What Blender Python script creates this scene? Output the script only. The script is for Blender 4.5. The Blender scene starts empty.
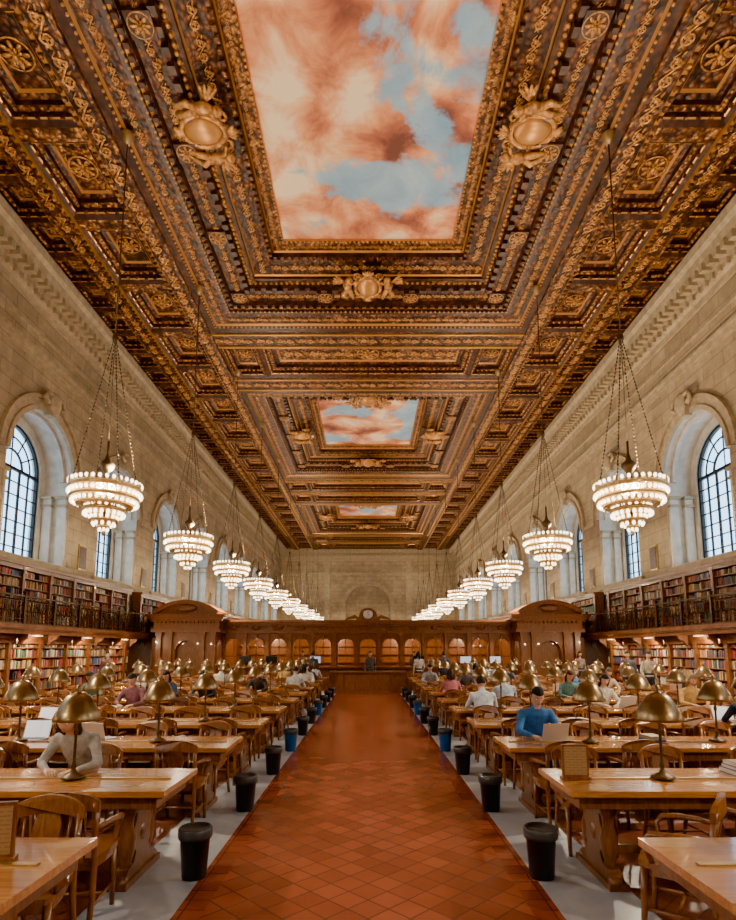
import bpy, math, random
import numpy as np
from mathutils import Vector, Matrix, Euler
random.seed(7); np.random.seed(7)
scene=bpy.context.scene
COL=scene.collection
pi=math.pi

# ------------------------------------------------------------------ mesh builder
class MB:
    def __init__(s): s.v=[];s.f=[];s.m=[];s.s=[]
    def add(s,vs,fs,m=0,smooth=False,M=None):
        o=len(s.v)
        if M is not None: vs=[tuple(M@Vector(v)) for v in vs]
        s.v.extend([tuple(v) for v in vs])
        s.f.extend([tuple(i+o for i in f) for f in fs])
        s.m+=[m]*len(fs); s.s+=[smooth]*len(fs)
    def box(s,x0,x1,y0,y1,z0,z1,m=0,M=None):
        v=[(x0,y0,z0),(x1,y0,z0),(x1,y1,z0),(x0,y1,z0),(x0,y0,z1),(x1,y0,z1),(x1,y1,z1),(x0,y1,z1)]
        s.add(v,[(3,2,1,0),(4,5,6,7),(0,1,5,4),(1,2,6,5),(2,3,7,6),(3,0,4,7)],m,False,M)
    def lathe(s,prof,n=16,m=0,c=(0,0,0),smooth=True,M=None):
        vs=[];fs=[]
        for r,z in prof:
            for i in range(n):
                a=2*pi*i/n; vs.append((c[0]+r*math.cos(a),c[1]+r*math.sin(a),c[2]+z))
        for j in range(len(prof)-1):
            for i in range(n):
                k=(i+1)%n; fs.append((j*n+i,j*n+k,(j+1)*n+k,(j+1)*n+i))
        if prof[0][0]>1e-4: fs.append(tuple(range(n-1,-1,-1)))
        if prof[-1][0]>1e-4: fs.append(tuple((len(prof)-1)*n+i for i in range(n)))
        s.add(vs,fs,m,smooth,M)
    def tube(s,pts,r,n=8,m=0,smooth=True,M=None,flat=1.0):
        pts=[Vector(p) for p in pts]; N=len(pts)
        if not hasattr(r,'__len__'): r=[r]*N
        vs=[];fs=[]; up=None
        for i,p in enumerate(pts):
            t=(pts[min(i+1,N-1)]-pts[max(i-1,0)])
            if t.length<1e-9: t=Vector((0,0,1))
            t.normalize()
            if up is None:
                up=Vector((0,0,1)) if abs(t.z)<.9 else Vector((1,0,0))
            a=t.cross(up)
            if a.length<1e-5: a=t.cross(Vector((1,0.01,0)))
            a.normalize(); b=a.cross(t).normalized(); up=b
            for k in range(n):
                an=2*pi*k/n; q=p+a*(r[i]*math.cos(an))+b*(r[i]*flat*math.sin(an)); vs.append(tuple(q))
        for j in range(N-1):
            for i in range(n):
                k=(i+1)%n; fs.append((j*n+i,j*n+k,(j+1)*n+k,(j+1)*n+i))
        fs.append(tuple(range(n-1,-1,-1))); fs.append(tuple((N-1)*n+i for i in range(n)))
        s.add(vs,fs,m,smooth,M)
    def sphere(s,c,r,nu=12,nv=8,m=0,M=None,smooth=True):
        if not hasattr(r,'__len__'): r=(r,r,r)
        vs=[(c[0],c[1],c[2]-r[2])];fs=[]
        for j in range(1,nv):
            t=-pi/2+pi*j/nv
            for i in range(nu):
                a=2*pi*i/nu; vs.append((c[0]+r[0]*math.cos(t)*math.cos(a),c[1]+r[1]*math.cos(t)*math.sin(a),c[2]+r[2]*math.sin(t)))
        vs.append((c[0],c[1],c[2]+r[2])); L=len(vs)-1
        for i in range(nu):
            k=(i+1)%nu; fs.append((0,1+k,1+i)); fs.append((L,L-nu+i,L-nu+k))
        for j in range(nv-2):
            for i in range(nu):
                k=(i+1)%nu; b=1+j*nu; fs.append((b+i,b+k,b+nu+k,b+nu+i))
        s.add(vs,fs,m,smooth,M)
    def prism(s,poly,fn,t0,t1,m=0,M=None):
        n=len(poly)
        vs=[fn(a,b,t0) for a,b in poly]+[fn(a,b,t1) for a,b in poly]
        fs=[tuple(range(n)),tuple(range(2*n-1,n-1,-1))]
        for i in range(n):
            k=(i+1)%n; fs.append((i,k,n+k,n+i))
        s.add(vs,fs,m,False,M)
    def obj(s,name,mats,parent=None,loc=None,rot=None):
        me=bpy.data.meshes.new(name); me.from_pydata(s.v,[],s.f)
        for mt in mats: me.materials.append(mt)
        me.polygons.foreach_set('material_index',s.m)
        me.polygons.foreach_set('use_smooth',s.s)
        me.update()
        return inst(name,me,parent,loc,rot)
def inst(name,me,parent=None,loc=None,rot=None,scale=None):
    ob=bpy.data.objects.new(name,me); COL.objects.link(ob)
    if parent: ob.parent=parent
    if loc: ob.location=loc
    if rot: ob.rotation_euler=rot
    if scale: ob.scale=scale
    return ob
def empty(name,loc=(0,0,0)):
    e=bpy.data.objects.new(name,None); COL.objects.link(e); e.location=loc; e.empty_display_size=.1; return e

# ------------------------------------------------------------------ materials
class MT:
    def __init__(s,name,col=(.5,.5,.5),rough=.5,metal=0.0,coat=0.0,emit=None,es=0):
        s.mat=bpy.data.materials.new(name); s.mat.use_nodes=True; s.nt=s.mat.node_tree
        s.b=s.nt.nodes['Principled BSDF']
        s.b.inputs['Base Color'].default_value=(*col,1); s.b.inputs['Roughness'].default_value=rough
        s.b.inputs['Metallic'].default_value=metal; s.b.inputs['Coat Weight'].default_value=coat
        if emit: s.b.inputs['Emission Color'].default_value=(*emit,1); s.b.inputs['Emission Strength'].default_value=es
    def n(s,t,**k):
        nd=s.nt.nodes.new(t)
        for a,b in k.items(): setattr(nd,a,b)
        return nd
    def l(s,a,b): s.nt.links.new(a,b)
    def coord(s,scale=(1,1,1),rot=(0,0,0),kind='Object',loc=(0,0,0)):
        tc=s.n('ShaderNodeTexCoord'); mp=s.n('ShaderNodeMapping')
        mp.inputs['Scale'].default_value=scale; mp.inputs['Rotation'].default_value=rot; mp.inputs['Location'].default_value=loc
        s.l(tc.outputs[kind],mp.inputs['Vector']); return mp.outputs['Vector']
    def noise(s,vec,scale=5,detail=4,rough=.5,dist=0):
        x=s.n('ShaderNodeTexNoise'); s.l(vec,x.inputs['Vector'])
        x.inputs['Scale'].default_value=scale; x.inputs['Detail'].default_value=detail
        x.inputs['Roughness'].default_value=rough; x.inputs['Distortion'].default_value=dist
        return x.outputs['Fac']
    def ramp(s,fac,stops,interp='LINEAR'):
        r=s.n('ShaderNodeValToRGB'); s.l(fac,r.inputs['Fac']); cr=r.color_ramp; cr.interpolation=interp
        while len(cr.elements)<len(stops): cr.elements.new(.5)
        for e,(p,c) in zip(cr.elements,stops): e.position=p; e.color=(*c,1)
        return r.outputs['Color']
    def mix(s,fac,a,b,mode='MIX'):
        x=s.n('ShaderNodeMix',data_type='RGBA',blend_type=mode)
        for val,key in ((fac,0),(a,6),(b,7)):
            if isinstance(val,(int,float)): x.inputs[key].default_value=val
            elif isinstance(val,tuple): x.inputs[key].default_value=(*val,1)
            else: s.l(val,x.inputs[key])
        return x.outputs[2]
    def math(s,op,a,b=None):
        x=s.n('ShaderNodeMath',operation=op)
        for i,v in enumerate((a,b)):
            if v is None: continue
            if isinstance(v,(int,float)): x.inputs[i].default_value=v
            else: s.l(v,x.inputs[i])
        return x.outputs[0]
    def col(s,c): s.l(c,s.b.inputs['Base Color']); return s
    def bump(s,h,strength=.3,dist=.02):
        b=s.n('ShaderNodeBump'); b.inputs['Strength'].default_value=strength; b.inputs['Distance'].default_value=dist
        s.l(h,b.inputs['Height']); s.l(b.outputs['Normal'],s.b.inputs['Normal']); return s

def wood(name,dark,light,rough=.35,scale=(1,9,9),coat=.2,k=4):
    m=MT(name,light,rough,0,coat)
    v=m.coord(scale); f=m.noise(v,k,6,.6,.6)
    m.col(m.ramp(f,[(.3,dark),(.7,light)])); m.bump(f,.15,.004); return m.mat
M_table=wood('oak_table',(.36,.125,.024),(.58,.25,.062),.20,(1,9,9),.4)
M_tleg=wood('oak_table_leg',(.11,.036,.009),(.25,.092,.023),.36,(9,9,1),.2)
M_chair=wood('chair_oak',(.14,.042,.010),(.33,.12,.028),.28,(8,8,1.5),.35)
M_case=wood('bookcase_oak',(.13,.042,.011),(.30,.11,.030),.38,(6,1,1),.2)
M_screen=wood('carved_oak_screen',(.14,.042,.011),(.32,.108,.028),.33,(6,6,1),.25)

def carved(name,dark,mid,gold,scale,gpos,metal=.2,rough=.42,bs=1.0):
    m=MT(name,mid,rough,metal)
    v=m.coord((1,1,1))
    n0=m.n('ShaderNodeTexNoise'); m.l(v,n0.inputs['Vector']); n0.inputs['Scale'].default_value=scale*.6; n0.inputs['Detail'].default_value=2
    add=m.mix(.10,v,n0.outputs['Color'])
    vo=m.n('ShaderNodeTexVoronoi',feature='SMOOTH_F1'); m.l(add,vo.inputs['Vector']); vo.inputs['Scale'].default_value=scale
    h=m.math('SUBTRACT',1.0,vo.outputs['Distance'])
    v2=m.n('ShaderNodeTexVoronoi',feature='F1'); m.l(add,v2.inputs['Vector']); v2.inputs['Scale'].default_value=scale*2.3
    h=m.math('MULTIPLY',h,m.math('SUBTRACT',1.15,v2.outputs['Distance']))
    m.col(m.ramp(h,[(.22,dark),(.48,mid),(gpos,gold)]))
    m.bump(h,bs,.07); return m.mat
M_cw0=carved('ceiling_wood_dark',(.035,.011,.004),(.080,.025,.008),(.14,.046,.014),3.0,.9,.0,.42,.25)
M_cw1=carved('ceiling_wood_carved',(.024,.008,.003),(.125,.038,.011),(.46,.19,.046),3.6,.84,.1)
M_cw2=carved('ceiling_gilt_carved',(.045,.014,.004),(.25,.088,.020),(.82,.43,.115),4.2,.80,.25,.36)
M_gold=MT('gilt_plain',(.60,.28,.070),.34,.4).mat
mm=MT('gilt_relief',(.62,.34,.10),.36,.35); f=mm.noise(mm.coord(),9,3); mm.col(mm.ramp(f,[(.3,(.24,.08,.018)),(.65,(.78,.40,.11))])); M_relief=mm.mat

# sky painting
m=MT('painted_clouds',(.8,.6,.5),.8); v=m.coord((1,1,1),loc=(2.2,4.4,0))
f=m.noise(v,.27,10,.58,.35); g=m.noise(v,.62,8,.62,.5)
vo=m.n('ShaderNodeTexVoronoi',feature='SMOOTH_F1'); 
wp=m.n('ShaderNodeTexNoise'); m.l(v,wp.inputs['Vector']); wp.inputs['Scale'].default_value=.9; wp.inputs['Detail'].default_value=6
m.l(m.mix(.35,v,wp.outputs['Color']),vo.inputs['Vector']); vo.inputs['Scale'].default_value=.9; vo.inputs['Smoothness'].default_value=.35
puff=m.math('SUBTRACT',1.0,vo.outputs['Distance'])
gg=m.math('MULTIPLY',m.math('ADD',m.math('MULTIPLY',puff,.6),g),.85)
clouds=m.ramp(gg,[(.46,(.18,.055,.035)),(.58,(.46,.14,.065)),(.67,(.74,.28,.12)),(.755,(.86,.46,.23)),(.85,(.95,.74,.48))])
skyc=m.ramp(g,[(.3,(.20,.36,.52)),(.6,(.36,.52,.64)),(.8,(.62,.68,.70))])
mk=m.ramp(f,[(.44,(0,0,0)),(.485,(1,1,1))])
m.col(m.mix(mk,skyc,clouds)); M_sky=m.mat

def stone(name,c1,c2,mort,bw=1.1,rh=.5,axis='yz',rough=.75):
    m=MT(name,c1,rough)
    tc=m.n('ShaderNodeTexCoord'); sp=m.n('ShaderNodeSeparateXYZ'); cb=m.n('ShaderNodeCombineXYZ'); m.l(tc.outputs['Object'],sp.inputs[0])
    m.l(sp.outputs[0 if axis=='xz' else 1],cb.inputs[0]); m.l(sp.outputs[2],cb.inputs[1])
    br=m.n('ShaderNodeTexBrick'); m.l(cb.outputs[0],br.inputs['Vector'])
    br.inputs['Scale'].default_value=1; br.inputs['Brick Width'].default_value=bw; br.inputs['Row Height'].default_value=rh
    br.inputs['Mortar Size'].default_value=.014; br.inputs['Color1'].default_value=(*c1,1); br.inputs['Color2'].default_value=(*c2,1); br.inputs['Mortar'].default_value=(*mort,1)
    nz=m.noise(tc.outputs['Object'],1.6,9,.7); k=m.ramp(nz,[(.28,(.62,.59,.54)),(.68,(1.12,1.10,1.06))])
    m.col(m.mix(1.0,br.outputs['Color'],k,'MULTIPLY')); m.bump(nz,.2,.03); return m.mat
M_stone=stone('limestone_blocks',(.49,.38,.225),(.40,.305,.175),(.24,.175,.10))
M_stoneb=stone('limestone_blocks_end',(.49,.38,.225),(.40,.305,.175),(.24,.175,.10),axis='xz')
m=MT('limestone_trim',(.60,.48,.32),.7); nz=m.noise(m.coord(),4,6,.6); m.col(m.ramp(nz,[(.3,(.33,.245,.135)),(.7,(.54,.415,.25))])); m.bump(nz,.3,.03); M_trim=m.mat
m=MT('limestone_reveal',(.70,.64,.54),.7); nz=m.noise(m.coord(),3,5); m.col(m.ramp(nz,[(.3,(.52,.46,.37)),(.7,(.70,.64,.53))])); M_rev=m.mat

def tiles(name,c1,c2,mort,size,rot=0,rough=.28,mort_s=.007):
    m=MT(name,c1,rough); v=m.coord((1,1,1),(0,0,rot))
    br=m.n('ShaderNodeTexBrick'); m.l(v,br.inputs['Vector']); br.offset=0; br.inputs['Scale'].default_value=1
    br.inputs['Brick Width'].default_value=size; br.inputs['Row Height'].default_value=size; br.inputs['Mortar Size'].default_value=mort_s
    br.inputs['Bias'].default_value=0
    br.inputs['Color1'].default_value=(*c1,1); br.inputs['Color2'].default_value=(*c2,1); br.inputs['Mortar'].default_value=(*mort,1)
    nz=m.noise(m.coord(),1.0,6,.6); k=m.ramp(nz,[(.25,(.82,.80,.80)),(.75,(1.15,1.12,1.08))])
    m.col(m.mix(1.0,br.outputs['Color'],k,'MULTIPLY'))
    m.bump(m.math('SUBTRACT',1.0,br.outputs['Fac']),.12,.003)
    return m.mat
M_tile=tiles('red_quarry_tile',(.38,.095,.044),(.26,.060,.030),(.15,.048,.030),.21,pi/4,.22,.007)
M_tileb=tiles('red_border_tile',(.33,.082,.038),(.23,.053,.027),(.13,.042,.026),.165,0,.23,.007)
M_tile2=tiles('red_side_tile',(.23,.068,.033),(.16,.045,.023),(.08,.028,.017),.22,pi/4,.3)
m=MT('grey_marble',(.42,.44,.46),.32); nz=m.noise(m.coord(),1.8,9,.65,1.2); m.col(m.ramp(nz,[(.3,(.30,.32,.37)),(.55,(.43,.45,.49)),(.75,(.55,.56,.58))])); M_marble=m.mat

M_bronze=MT('dark_bronze',(.10,.060,.028),.42,.7).mat
M_brass=MT('aged_brass',(.50,.33,.13),.34,.75).mat
m=MT('lamp_shade_bronze',(.3,.2,.1),.30,.85); nz=m.noise(m.coord(),7,3); m.col(m.ramp(nz,[(.3,(.17,.105,.045)),(.7,(.37,.245,.115))])); M_shade=m.mat
M_shadein=MT('lamp_shade_inside',(.9,.85,.7),.6,emit=(1,.75,.4),es=1.5).mat; 
M_iron=MT('black_iron',(.015,.015,.017),.5,.3).mat
def emis(name,col,s):
    m=MT(name,(0.8,.7,.5),.5,emit=col,es=s); m.mat.cycles.emission_sampling='NONE'; return m.mat
M_bulb=emis('chandelier_bulb',(1,.80,.50),6.0)
M_shadein.cycles.emission_sampling='NONE'
M_black=MT('black_plastic',(.012,.012,.014),.35).mat
M_bin2=MT('blue_plastic',(.01,.10,.30),.4).mat
M_liner=MT('bin_liner',(.05,.05,.055),.3).mat
M_paper=MT('paper',(.82,.80,.74),.7).mat
M_alu=MT('laptop_aluminium',(.55,.56,.58),.35,.6).mat
M_lapscr=emis('laptop_screen',(.30,.5,.9),.6)
M_dscr=MT('dark_screen',(.01,.01,.012),.15).mat
M_gla=bpy.data.materials.new('window_glass'); M_gla.use_nodes=True; nt=M_gla.node_tree; nt.nodes.clear()
o=nt.nodes.new('ShaderNodeOutputMaterial'); mx=nt.nodes.new('ShaderNodeMixShader'); tr=nt.nodes.new('ShaderNodeBsdfTransparent'); gl=nt.nodes.new('ShaderNodeBsdfGlossy')
gl.inputs['Roughness'].default_value=.05; tr.inputs['Color'].default_value=(.66,.85,1,1); mx.inputs[0].default_value=.05
nt.links.new(tr.outputs[0],mx.inputs[1]); nt.links.new(gl.outputs[0],mx.inputs[2]); nt.links.new(mx.outputs[0],o.inputs[0])
m=MT('book_spines',(.3,.1,.05),.55); at=m.n('ShaderNodeAttribute'); at.attribute_name='Col'; m.col(at.outputs['Color']); M_book=m.mat
m=MT('sign_print',(.8,.75,.6),.6); v=m.coord((1,1,1)); br=m.n('ShaderNodeTexBrick')
sp=m.n('ShaderNodeSeparateXYZ'); cb=m.n('ShaderNodeCombineXYZ'); m.l(v,sp.inputs[0]); m.l(sp.outputs[0],cb.inputs[0]); m.l(sp.outputs[2],cb.inputs[1]); m.l(cb.outputs[0],br.inputs['Vector'])
br.inputs['Scale'].default_value=1; br.inputs['Brick Width'].default_value=.07; br.inputs['Row Height'].default_value=.022; br.inputs['Mortar Size'].default_value=.008
br.inputs['Color1'].default_value=(.25,.14,.06,1); br.inputs['Color2'].default_value=(.30,.17,.08,1); br.inputs['Mortar'].default_value=(.38,.22,.09,1); m.col(br.outputs['Color']); M_sign=m.mat

# ------------------------------------------------------------------ constants
W=11.5; H=15.2; YB=74.0; Y0=-8.8; BAY=6.2; BC=[12.9+BAY*k for k in range(-3,10)]

# ------------------------------------------------------------------ floor
b=MB()
def fq(x0,x1,m): b.add([(x0,Y0,0),(x1,Y0,0),(x1,YB,0),(x0,YB,0)],[(0,1,2,3)],m)
fq(-1.17,1.17,0)
for s in (-1,1):
    for a,c,mi in ((1.17,1.37,1),(1.37,2.03,2),(2.03,W+1.3,3)):
        fq(min(s*a,s*c),max(s*a,s*c),mi)
b.obj('floor',[M_tile,M_tileb,M_marble,M_tile2])

# ------------------------------------------------------------------ arch walls
def arch_wall(mb,P,u0,u1,z0,z1,ops,t,mf=0,mr=1,n=20):
    cur=u0
    for w in (0,t):
        cur=u0
        def q(a,c,za,zb): mb.add([P(a,w,za),P(c,w,za),P(c,w,zb),P(a,w,zb)],[(0,1,2,3)],mf)
        for (c,hw,sill,spr) in ops:
            q(cur,c-hw,z0,z1)
            if sill>z0: q(c-hw,c+hw,z0,sill)
            pts=[(c-hw*math.cos(pi*i/n),spr+hw*math.sin(pi*i/n)) for i in range(n+1)]
            for i in range(n):
                (a,za),(d,zd)=pts[i],pts[i+1]
                mb.add([P(a,w,za),P(d,w,zd),P(d,w,z1),P(a,w,z1)],[(0,1,2,3)],mf)
            cur=c+hw
        q(cur,u1,z0,z1)
    for (c,hw,sill,spr) in ops:
        pts=[(c-hw,sill)]+[(c-hw*math.cos(pi*i/n),spr+hw*math.sin(pi*i/n)) for i in range(n+1)]+[(c+hw,sill)]
        for i in range(len(pts)):
            a=pts[i]; d=pts[(i+1)%len(pts)]
            mb.add([P(a[0],0,a[1]),P(d[0],0,d[1]),P(d[0],t,d[1]),P(a[0],t,a[1])],[(0,1,2,3)],mr)
    for u in (u0,u1): mb.add([P(u,0,z0),P(u,t,z0),P(u,t,z1),P(u,0,z1)],[(0,1,2,3)],mf)
    mb.add([P(u0,0,z1),P(u1,0,z1),P(u1,t,z1),P(u0,t,z1)],[(0,1,2,3)],mf)
def arc_band(mb,P,c,spr,r0,r1,w0,w1,m=0,n=20,a0=0,a1=pi):
    for i in range(n):
        t0=a0+(a1-a0)*i/n; t1=a0+(a1-a0)*(i+1)/n; vs=[]
        for t in (t0,t1):
            for r in (r0,r1):
                for w in (w0,w1): vs.append(P(c-r*math.cos(t),w,spr+r*math.sin(t)))
        mb.add(vs,[(0,1,3,2),(4,6,7,5),(0,4,5,1),(2,3,7,6),(0,2,6,4),(1,5,7,3)],m)
def pbox(mb,P,u0,u1,w0,w1,z0,z1,m=0):
    v=[P(u,w,z) for z in (z0,z1) for (u,w) in ((u0,w0),(u1,w0),(u1,w1),(u0,w1))]
    mb.add(v,[(3,2,1,0),(4,5,6,7),(0,1,5,4),(1,2,6,5),(2,3,7,6),(3,0,4,7)],m)

SILL=4.9; SPR=8.25; HW=1.95; win_i=0
for side,nm in ((-1,'left'),(1,'right')):
    P=(lambda s:(lambda u,w,z:(s*(W+w),u,z)))(side)
    b=MB()
    arch_wall(b,P,Y0,YB,0,15.9,[(c,HW,SILL,SPR) for c in BC],1.0)
    arch_wall(b,lambda u,w,z:P(u,w+1.0,z),Y0,YB,0,15.9,[(c,1.6,SILL+.1,SPR) for c in BC],.3,1,1)
    b.obj('wall_'+nm,[M_stone,M_rev])
    t=MB()
    for c in BC:
        arc_band(t,P,c,SPR,HW,HW+.16,-.12,0.02,0); arc_band(t,P,c,SPR,HW+.16,HW+.42,-.05,0.02,0); arc_band(t,P,c,SPR,HW+.42,HW+.54,-.15,0.02,0)
        arc_band(t,P,c,SPR,HW-.12,HW,.25,.4,1); 
        t.prism([(-.16,0),(.16,0),(.27,.8),(-.27,.8)],lambda a,bb,w,c=c:P(c+a,w,SPR+HW-.1+bb),-.28,0,0)
        x=P(c,-.3,0)[0]
        t.sphere((x,c,SPR+HW+.36),(.16,.30,.42),10,8,0); 
        for k in (-1,1): t.tube([(x,c+k*.2,SPR+HW+.6),(x,c+k*.5,SPR+HW+.62),(x,c+k*.6,SPR+HW+.35),(x,c+k*.4,SPR+HW+.25)],.08,6,0)
        for k in (-1,1):
            for w0 in (.05,.62):
                u=c+k*(HW-.02); pbox(t,P,min(u,u-k*.14),max(u,u-k*.14),w0,w0+.32,SILL,7.25,1)
                pbox(t,P,min(u,u-k*.22),max(u,u-k*.22),w0-.03,w0+.35,7.25,7.34,2); pbox(t,P,min(u,u-k*.17),max(u,u-k*.17),w0,w0+.32,7.34,7.55,1); pbox(t,P,min(u,u-k*.26),max(u,u-k*.26),w0-.05,w0+.38,7.55,7.66,2)
        pbox(t,P,c-HW-.3,c+HW+.3,-.14,.0,SILL-.18,SILL,0); pbox(t,P,c-HW,c+HW,0,1.0,SILL-.02,SILL+.05,1)
    for (za,zb,pr) in ((11.75,11.83,.06),(11.83,12.0,.13),(12.0,12.1,.22),(12.75,12.82,.07)): pbox(t,P,Y0,YB,-pr,0,za,zb,0)
    prev=Y0
    for c in BC+[YB+HW+.55]:
        if c-HW-.52>prev: pbox(t,P,prev,min(c-HW-.52,YB),-.08,0,SPR-.18,SPR,0)
        prev=c+HW+.52
    prof=[(0,13.55),(-.08,13.55),(-.10,13.75),(-.22,13.85),(-.22,14.0),(-.30,14.02),(-.34,14.3),(-.62,14.36),(-.66,14.6),(-.78,14.72),(-.80,15.0),(-.62,15.25),(0,15.25)]
    t.prism(prof,lambda a,z,u:P(u,a,z),Y0,YB,0)
    u=Y0+.1
    while u<YB:
        pbox(t,P,u,u+.14,-.33,-.2,13.80,14.0,0); pbox(t,P,u,u+.19,-.64,-.3,14.08,14.34,0); u+=.38
    t.obj('trim_'+nm,[M_trim,M_rev,M_trim])
    for c in BC:
        win_i+=1; e=empty('window_%d'%win_i,(side*(W+1.12),c,SILL+.1))
        f=MB(); zs=SPR-SILL-.1; R=1.6
        Q=lambda u,w,z:(side*w,u,z)
        arc_band(f,Q,0,zs,R-.09,R,-.05,.06,0,20); arc_band(f,Q,0,zs,.62,.68,-.03,.03,0,14)
        for k in (-1,1): pbox(f,Q,min(k*R,k*(R-.09)),max(k*R,k*(R-.09)),-.05,.06,0,zs,0)
        pbox(f,Q,-R,R,-.05,.06,0,.1,0); pbox(f,Q,-R,R,-.05,.05,zs-.06,zs+.05,0)
        for uu in (-1.05,-.53,0,.53,1.05):
            w_=.04 if abs(uu) in (.53,) else .024
            pbox(f,Q,uu-w_,uu+w_,-.03,.03,0,zs,0)
        for i in range(1,7): pbox(f,Q,-R,R,-.022,.022,zs*i/7-.018,zs*i/7+.018,0)
        for a in (30,60,90,120,150):
            ca,sa=math.cos(math.radians(a)),math.sin(math.radians(a))
            f.tube([Q(.65*ca,0,zs+.65*sa),Q(1.55*ca,0,zs+1.55*sa)],.026,6,0)
        arc_band(f,Q,0,zs,1.1,1.15,-.02,.02,0,16)
        f.tube([Q(0,0,zs),Q(0,0,zs+.62)],.02,6,0)
        f.obj('frame',[M_iron],e)
        g=MB(); pts=[(-R,0),(R,0)]+[(R*math.cos(pi*i/20),zs+R*math.sin(pi*i/20)) for i in range(21)]
        g.add([Q(u,.04,z) for u,z in pts],[tuple(range(len(pts)))]); g.obj('pane',[M_gla],e)

P=lambda u,w,z:(u,YB+w,z)
b=MB(); arch_wall(b,P,-W-1,W+1,0,15.9,[(0,3.0,0,7.4)],.6); pbox(b,P,-3.2,3.2,.55,.7,0,11,0); b.obj('wall_back',[M_stoneb,M_rev])
t=MB(); arc_band(t,P,0,7.4,3.0,3.5,-.12,.02,0,24)
for k in (-1,1): pbox(t,P,min(k*3,k*3.5),max(k*3,k*3.5),-.12,0,0,7.4,0)
for (za,zb,pr) in ((11.75,12.1,.12),(13.6,14.1,.25),(14.1,14.6,.5),(14.6,15.2,.75)): pbox(t,P,-W,W,-pr,0,za,zb,0)
arc_band(t,P,0,5.5,1.2,1.5,.3,.56,0,16)
for xx in (-8.6,-5.4,5.4,8.6): pbox(t,P,xx-.35,xx+.35,-.15,0,2,13.6,0)
u=-W
while u<W: pbox(t,P,u,u+.2,-.7,-.3,14.15,14.4,0); u+=.42
t.obj('trim_back',[M_trim])
b=MB(); b.box(-W-1,W+1,Y0-.4,Y0,0,15.9); b.obj('wall_front',[M_stoneb])

# ------------------------------------------------------------------ ceiling
ceil=MB(); orn=[]; bead=MB()
CM=[M_cw0,M_cw1,M_cw2,M_sky,M_gold]
def ring(x0,x1,y0,y1,prof):
    for (o0,z0,m),(o1,z1,_) in zip(prof[:-1],prof[1:]):
        a=[(x0-o0,y0-o0,z0),(x1+o0,y0-o0,z0),(x1+o0,y1+o0,z0),(x0-o0,y1+o0,z0)]
        c=[(x0-o1,y0-o1,z1),(x1+o1,y0-o1,z1),(x1+o1,y1+o1,z1),(x0-o1,y1+o1,z1)]
        ceil.add(a+c,[(0,1,5,4),(1,2,6,5),(2,3,7,6),(3,0,4,7)],m)
def along(x0,x1,y0,y1,off,sp):
    a=[(x0-off,y0-off),(x1+off,y0-off),(x1+off,y1+off),(x0-off,y1+off)]
    out=[]
    for i in range(4):
        p,q=a[i],a[(i+1)%4]; L=math.dist(p,q); n=max(2,round(L/sp))
        for k in range(n):
            out.append((p[0]+(q[0]-p[0])*k/n,p[1]+(q[1]-p[1])*k/n,i))
    return out
def beads(x0,x1,y0,y1,off,z,sp,r,m=4):
    for x,y,_ in along(x0,x1,y0,y1,off,sp): bead.sphere((x,y,z),(r,r,r*.8),6,4,m)
def blocks(x0,x1,y0,y1,off,z,sp,w,d,h,m=0):
    for x,y,i in along(x0,x1,y0,y1,off,sp):
        a,c=(w,d) if i%2==0 else (d,w)
        bead.box(x-a/2,x+a/2,y-c/2,y+c/2,z-h,z,m)
def flat(x0,x1,y0,y1,z,m): ceil.add([(x0,y0,z),(x1,y0,z),(x1,y1,z),(x0,y1,z)],[(0,1,2,3)],m)

def spiral(cx,cy,r0,turns,a0,dirn,n=16):
    return [(cx+r0*(1-i/n*.85)*math.cos(a0+dirn*turns*2*pi*i/n),cy+r0*(1-i/n*.85)*math.sin(a0+dirn*turns*2*pi*i/n),0) for i in range(n+1)]
s_=MB()
for k,(cx,d,a0) in enumerate(((-.25,1,-pi/2),(.25,-1,pi/2))):
    sp=spiral(cx,0,.19,1.35,a0,d); s_.tube(sp,[.034-.0014*i for i in range(len(sp))],5,0)
    s_.sphere((cx,0,0),(.06,.06,.05),7,5,0)
    for a in (0,72,144,216,288):
        an=math.radians(a+20); s_.sphere((cx+.10*math.cos(an),.10*math.sin(an),0),(.04,.035,.03),5,4,0)
s_.tube([(-.5,.0,0),(-.36,.13,0),(-.25,-.19,0)],[.02,.03,.035],5,0); s_.tube([(-.25,-.19,0),(0,0,0),(.25,.19,0),(.4,.1,0),(.5,0,0)],.032,5,0)
for x,y,a in ((-.02,.12,60),(.02,-.12,240),(-.45,-.1,200),(.45,.12,20)):
    M=Matrix.Translation((x,y,0))@Matrix.Rotation(math.radians(a),4,'Z'); s_.sphere((0,0,0),(.10,.035,.03),6,4,0,M)
tmp=s_.obj('scroll_relief',[M_relief]); ME_scroll=tmp.data; bpy.data.objects.remove(tmp)
r_=MB()
for rr,nn,sz,z in ((.30,8,.15,.0),(.17,8,.10,-.05)):
    for i in range(nn):
        M=Matrix.Rotation(2*pi*(i+(.5 if rr<.2 else 0))/nn,4,'Z')@Matrix.Translation((rr,0,z)); r_.sphere((0,0,0),(sz,sz*.5,.05),7,5,0,M)
r_.sphere((0,0,-.08),(.09,.09,.08),8,6,0)
pts=[(.5*math.cos(2*pi*i/24),.5*math.sin(2*pi*i/24),.02) for i in range(25)]; r_.tube(pts,.03,5,0)
tmp=r_.obj('rosette',[M_relief]); ME_ros=tmp.data; bpy.data.objects.remove(tmp)
c_=MB()
c_.sphere((0,0,0),(.36,.46,.22),16,10,1)
pts=[(.42*math.cos(2*pi*i/24),.52*math.sin(2*pi*i/24),-.03) for i in range(25)]; c_.tube(pts,.07,6,0)
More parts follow.
